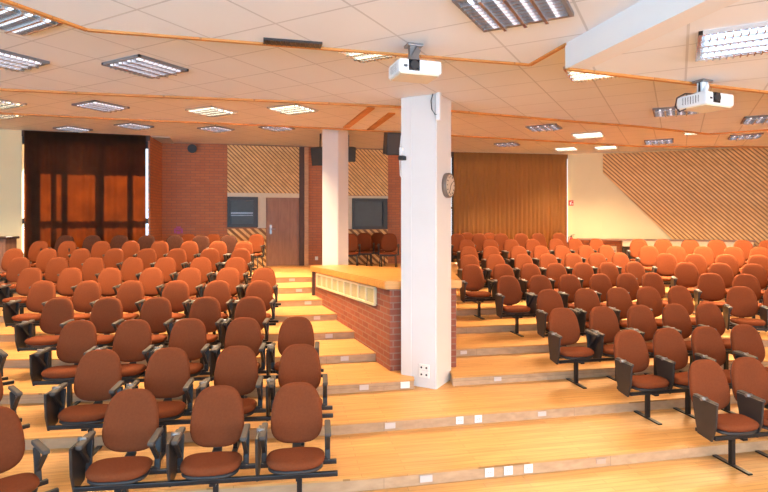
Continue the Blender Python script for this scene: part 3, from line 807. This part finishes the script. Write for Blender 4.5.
for blk, rows in ROWS.items():
    for k, xs in enumerate(rows):
        if not xs: continue
        ang = math.atan(SL[blk][k]); z = RISE*k; pts = []
        n = Vector((-math.sin(ang), math.cos(ang), 0)); dd = Vector((math.cos(ang), math.sin(ang), 0))
        for i, px in enumerate(xs):
            X, Y = row_hit(k, px, .065, blk); P = Vector((X, Y, z)) - n*.065; pts.append(P)
            fr = 'from the stairs' if blk == 'L' else 'from its left end'
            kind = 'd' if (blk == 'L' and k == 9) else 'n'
            colr = 'darker rust' if kind == 'd' else 'rust'
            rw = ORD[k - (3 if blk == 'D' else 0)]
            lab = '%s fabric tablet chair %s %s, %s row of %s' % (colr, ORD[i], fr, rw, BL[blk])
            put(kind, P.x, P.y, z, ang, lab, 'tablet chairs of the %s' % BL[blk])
        rw = ORD[k - (3 if blk == 'D' else 0)]
        pl = sorted(pts, key=lambda p: p.x); O = pl[0]
        t = thing('seat_beam', 'black twin tube beam carrying the %s row chairs of the %s' % (rw, BL[blk]), 'seat beam', O - n*.22, ang, 'black seat beams on post legs')
        L0, L1 = -.29, (pl[-1]-pl[0]).dot(dd) + .34
        for y in (.09, -.13):
            mb = MB(); mb.bar((L0, y, .338), (L1, y, .338), .034, .036, bevel=.005); mb.build('beam_tube', 'tube', t)
        leg = None
        for p in pl:
            s = (p-O).dot(dd) + .03
            if leg is None:
                mb = MB(); mb.box((0, -.02, .312), (.05, .27, .02)); mb.box((0, 0, .155), (.042, .042, .30)); mb.box((0, 0, .008), (.05, .42, .016), None, 0, .004)
                leg = mb.build('support_leg', 'tube', t, (s, 0, 0)); first = leg
            else:
                l2 = first.copy(); C.objects.link(l2); l2.parent = t; l2.location = (s, 0, 0)
# far left block beside the left aisle: turned towards the stage
for k, (X, d) in enumerate(((-2.96, 3.99), (-3.82, 4.95), (-4.63, 5.90), (-5.63, 6.97))):
    ang = math.radians(50); z = RISE*k
    n = Vector((-math.sin(ang), math.cos(ang), 0)); dd = Vector((math.cos(ang), math.sin(ang), 0))
    P = Vector((X, d, z))
    put('n', P.x, P.y, z, ang, 'rust fabric chair at the left photo edge, %s row across the left aisle' % ORD[k], 'chairs across the left aisle')
    t = thing('seat_beam', 'black twin tube beam end at left photo edge, %s row' % ORD[k], 'seat beam', P - n*.22, ang, 'black seat beams on post legs')
    for y in (.09, -.13):
        mb = MB(); mb.bar((-1.0, y, .338), (.34, y, .338), .034, .036, bevel=.005); mb.build('beam_tube', 'tube', t)
    mb = MB(); mb.box((0, -.02, .312), (.05, .27, .02)); mb.box((0, 0, .155), (.042, .042, .30)); mb.box((0, 0, .008), (.05, .42, .016), None, 0, .004); mb.build('support_leg', 'tube', t)
# loose chairs on the rear landing
for px, d, rz, lab in ((187.5, 13.75, .05, 'rust chair against the brick wall behind the dark row, left one of two'),
                   (212.5, 13.78, .0, 'rust chair against the brick wall behind the dark row, right one of two'),
                   (255.5, 13.6, -.1, 'rust chair with black arms just left of the brown door'),
                   (350, 14.1, .0, 'rust chair beside the far column, leftmost behind the platform'),
                   (364, 14.75, .05, 'rust chair under the booth window behind the platform'),
                   (377.5, 15.2, -.2, 'rust chair half hidden in the corner behind the platform'),
                   (389, 14.2, -.1, 'rust chair nearest the big column behind the platform'),
                   (468, 15.1, .1, 'rust chair by the golden curtain, left one of two at the back'),
                   (490, 15.2, .1, 'rust chair by the golden curtain, right one of two at the back')):
    put('l', (px-HX)*d/F, d, ZF, rz, lab, 'loose chairs on the rear landing')

# ------------------------------------------------------------------ projectors
def projector(px, py, ceil_z, mount_px, rz, label):
    mp = on_z(*mount_px, ceil_z); drop = .0
    zc = CZ - (py-HY)*mp.y/F
    t = thing('projector', label, 'projector', (mp.x, mp.y, zc), rz)
    mb = MB(); mb.box((0, 0, 0), (.33, .26, .098), None, 0, .018); bd = mb.build('body', 'white_plastic', t)
    mb = MB(); mb.box((0, .0, -.052), (.30, .23, .012), None, 0, .004); mb.build('base_plate', 'cream', bd)
    mb = MB(); mb.tube([(-.05, -.12, .005), (-.05, -.145, .005)], [.034, .031], 20); mb.build('lens_barrel', 'dark', bd)
    mb = MB(); mb.box((-.05, -.128, .005), (.085, .012, .082), None, 0, .008); mb.build('lens_surround', 'lens', bd)
    mb = MB(); mb.box((-.115, -.127, -.004), (.03, .006, .018)); mb.build('sensor_window', 'lens', bd)
    mb = MB()
    for i in range(7): mb.box((-.162, -.06+i*.022, 0), (.006, .008, .06))
    mb.build('side_vents', 'grey_plastic', bd)
    up = ceil_z - zc
    mb = MB(); mb.box((0, .02, up/2+.02), (.075, .05, up-.06), None, 0, .006)
    mb.box((0, .02, .062), (.16, .14, .02)); mb.bar((-.03, -.02, .06), (.03, 0, up-.03), .02, .05, bevel=.004); mb.build('mount', 'grey_metal' if px < 500 else 'white_plastic', t)
    mb = MB(); mb.box((0, .02, up-.01), (.12, .10, .02), None, 0, .004); mb.build('ceiling_plate', 'grey_metal', t)
    return t, up
p1, u1 = projector(413, 71, Z1, (414.5, 44), .30, 'white ceiling projector hanging in front of the big column')
p2, u2 = projector(703, 102, ZR, (705, 80), .42, 'white ceiling projector hanging at the right with looping cable')
mb = MB(); mb.tube([(-.04, .02, u2-.02), (-.06, .0, u2-.12), (-.17, .05, .06), (-.25, .06, .02), (-.27, .06, -.05), (-.22, .06, -.085), (-.16, .05, -.06)], .006)
mb.tube([(-.03, .03, u2-.02), (-.05, .02, u2-.14), (-.15, .05, .05), (-.16, .08, -.02)], .006); mb.build('cable', 'dark', p2)

# ------------------------------------------------------------------ ceiling light fittings
def make_fix(kind, tube, nt=4, hide=False):
    t = thing('ceiling_light', 'x', 'ceiling light')
    S = .59
    mb = MB()
    for s in (-1, 1):
        mb.box((s*(S/2-.012), 0, -.012), (.024, S, .026)); mb.box((0, s*(S/2-.012), -.012), (S, .024, .026))
    fr = mb.build('frame', 'fix_dark' if kind == 'l' else 'louver', t)
    mb = MB(); mb.box((0, 0, -.0015), (S-.04, S-.04, .003)); mb.build('reflector', 'fix_in', t)
    mb = MB(); n = 6 if kind == 'l' else 10
    for i in range(1, 4): mb.box((-S/2+.024 + (S-.048)*i/4, 0, -.028), (.02, S-.05, .05))
    for i in range(1, n+4): mb.box((0, -S/2+.024 + (S-.048)*i/(n+4), -.022), (S-.05, .008, .040))
    mb.build('louver', 'louver', t)
    for i in range(4):
        x = -S/2+.024 + (S-.048)*(i+.5)/4
        mb = MB(); mb.tube([(x, -S/2+.04, -.018), (x, S/2-.04, -.018)], .012, 8); mb.build('lamp_tube', tube, t)
    return t
FK = {'w': ('tube_warm', 1), 'c': ('tube_cool', 1), 'o': ('tube_off', 1)}
FIX = [ # px, py, ceiling z, kind, light energy, label
 (515, 5, Z1, 'o', 18, 'large louvred ceiling light at the top centre of the photo'),
 (4, 15, Z2, 'c', 12, 'bright louvred ceiling light in the top left corner'),
 (2, 58, Z2, 'o', 12, 'louvred ceiling light at left photo edge below the corner one'),
 (146, 66, Z2, 'o', 16, 'louvred ceiling light over the left seats, nearest one'),
 (371, 47, Z2, 'w', 16, 'ceiling light half hidden by the ceiling edge left of projector'),
 (752, 38, ZR, 'c', 20, 'bright blue-white louvred ceiling light at the top right corner'),
 (597, 70, Z2, 'w', 16, 'ceiling light half hidden behind the lower right ceiling edge'),
 (676, 110, Z2, 'o', 14, 'ceiling light behind the right projector'),
 (765, 118, Z2, 'o', 14, 'ceiling light at the right photo edge'),
 (-4, 102, Z3, 'w', 20, 'lit ceiling light at the left photo edge over the seats'),
 (101, 105.5, Z3, 'o', 26, 'dim louvred ceiling light, second row, above dark curtain'),
 (212, 110.5, Z3, 'w', 30, 'lit square ceiling light above the brick wall'),
 (293, 108.5, Z3, 'w', 30, 'lit square ceiling light above the brown door'),
 (544, 127, Z3, 'o', 30, 'greenish louvred ceiling light before the golden curtain'),
 (588, 134.5, Z3, 'w', 30, 'yellow lit ceiling light before the white back wall'),
 (659, 141, Z3, 'o', 26, 'dim ceiling light near the right slatted wall'),
 (700, 130.5, Z3, 'w', 26, 'lit ceiling light seen below the right projector'),
 (745, 136, Z3, 'o', 26, 'dim ceiling light before the slatted wall, rightmost'),
 (0, 114, Z4, 'w', 14, 'small lit ceiling light at left edge by white wall'),
 (73, 128.5, Z4, 'o', 1.5, 'louvred ceiling light just above the dark curtain'),
 (134, 125.5, Z4, 'o', 5, 'louvred ceiling light above the right end of dark curtain'),
 (216, 128.5, Z4, 'o', 20, 'louvred ceiling light close to the brick wall'),
 (277, 127.5, Z4, 'o', 20, 'louvred ceiling light close above the brown door'),
 (507, 144, Z4, 'o', 22, 'louvred ceiling light close above the golden curtain'),
 (566, 148.5, Z4, 'w', 22, 'lit ceiling light at the top corner of white wall'),
 (606, 147, Z4, 'w', 22, 'lit ceiling light above the slatted wall left corner'),
]
WARM = (1, .70, .40)
def lamp_scale(px, z):                          # brightness gain by area, raised to fill seats and walls
    if z == Z3: return 1.7 if px > 640 else .9
    if z == Z2: return 1.9 if px > 560 else .6
    if z == ZR: return 4
    if z == Z4: return .7 if px > 540 else (2.2 if px < 290 else 1.3)
    return 1
fp = {}
LE = 3.0
for px, py, z, kd, e, lb in FIX:
    P = on_z(px, py, z)
    if kd not in fp: o = fp[kd] = make_fix('l' if kd == 'o' else 'w', FK[kd][0])
    else: o = copy_tree(fp[kd])
    o.location = (P.x, P.y, z-.001); o.rotation_euler = (0, 0, GA + (PI/2 if kd == 'o' else 0)); o['label'] = lb; o['category'] = 'ceiling light'; o['group'] = 'square ceiling lights'
    ld = bpy.data.lights.new('fitting_lamp', 'AREA'); ld.shape = 'SQUARE'; ld.size = .5; ld.energy = e*{Z1: .25, ZR: .6, Z2: 1.1, Z3: 5.2, Z4: 3.0}[z]*lamp_scale(px, z); ld.color = WARM if z not in (Z1, ZR) else (1, .9, .8)
    ld.spread = math.radians({Z3: 145, Z4: 96}.get(z, 120))
    lo = bpy.data.objects.new('fitting_lamp', ld); C.objects.link(lo); lo.location = (P.x, P.y, z-.06)

# dark air vent in the ceiling edge
P, Q = on_z(264, 40.6, Z1), on_z(322, 45, Z1)
t = thing('ceiling_vent', 'black air vent slot in the front ceiling edge', 'vent', ((P.x+Q.x)/2, (P.y+Q.y)/2, Z1)); 
mb = MB(); dv = (Q-P)/2; mb.bar(-dv + Vector((0, -.02, -.006)), dv + Vector((0, -.02, -.006)), .10, .02); mb.build('frame', 'dark', t)
mb = MB()
for i in range(12):
    c = -dv + dv*2*((i+.5)/12); mb.box((c.x, c.y-.02, -.018), (.008, .09, .008))
mb.build('louver', 'shell', t)

# ------------------------------------------------------------------ light
w = bpy.data.worlds.new('sky'); SC.world = w; w.use_nodes = True
bg = w.node_tree.nodes['Background']; bg.inputs['Color'].default_value = (.85, .93, 1, 1); bg.inputs['Strength'].default_value = 1.8
def area(name, loc, rot, sx, sy, e, col, spread=180):
    ld = bpy.data.lights.new(name, 'AREA'); ld.shape = 'RECTANGLE'; ld.size = sx; ld.size_y = sy; ld.energy = e; ld.color = col; ld.spread = math.radians(spread)
    o = bpy.data.objects.new(name, ld); C.objects.link(o); o.location = loc; o.rotation_euler = rot; return o
for x in (-8.6, -3.9, .8, 5.5, 10.1):          # fill lamps for front window daylight, tilted at the ceiling; right pair fills right seats
    area('window_daylight', (x, -4.0, 2.15), (PI/2 + (.75 if x < 5 else .4), 0, 0), 4.0, 2.3, 430 if x < 5 else 370, (.36, .67, 1.0) if x < 5 else (.95, .90, .92))
sun = bpy.data.lights.new('sun', 'SUN'); sun.energy = 85; sun.angle = math.radians(.6); sun.color = (1, .86, .66)
so = bpy.data.objects.new('sun', sun); C.objects.link(so)
so.rotation_euler = Vector((-.14, .80, .58)).to_track_quat('Z', 'Y').to_euler()

# ------------------------------------------------------------------ camera
cd = bpy.data.cameras.new('camera'); cam = bpy.data.objects.new('camera', cd); C.objects.link(cam)
cam.location = (0, 0, CZ); cam.rotation_euler = (PI/2, 0, 0)
cd.sensor_fit = 'HORIZONTAL'; cd.sensor_width = 36; cd.lens = F/768*36; cd.shift_y = -(246-HY)/768
cd.clip_start = .05; cd.clip_end = 200
SC.camera = cam
SC.view_settings.view_transform = 'Standard'; SC.view_settings.look = 'None'
SC.view_settings.exposure = 0.08; SC.view_settings.gamma = 1; SC.view_settings.use_curve_mapping = False
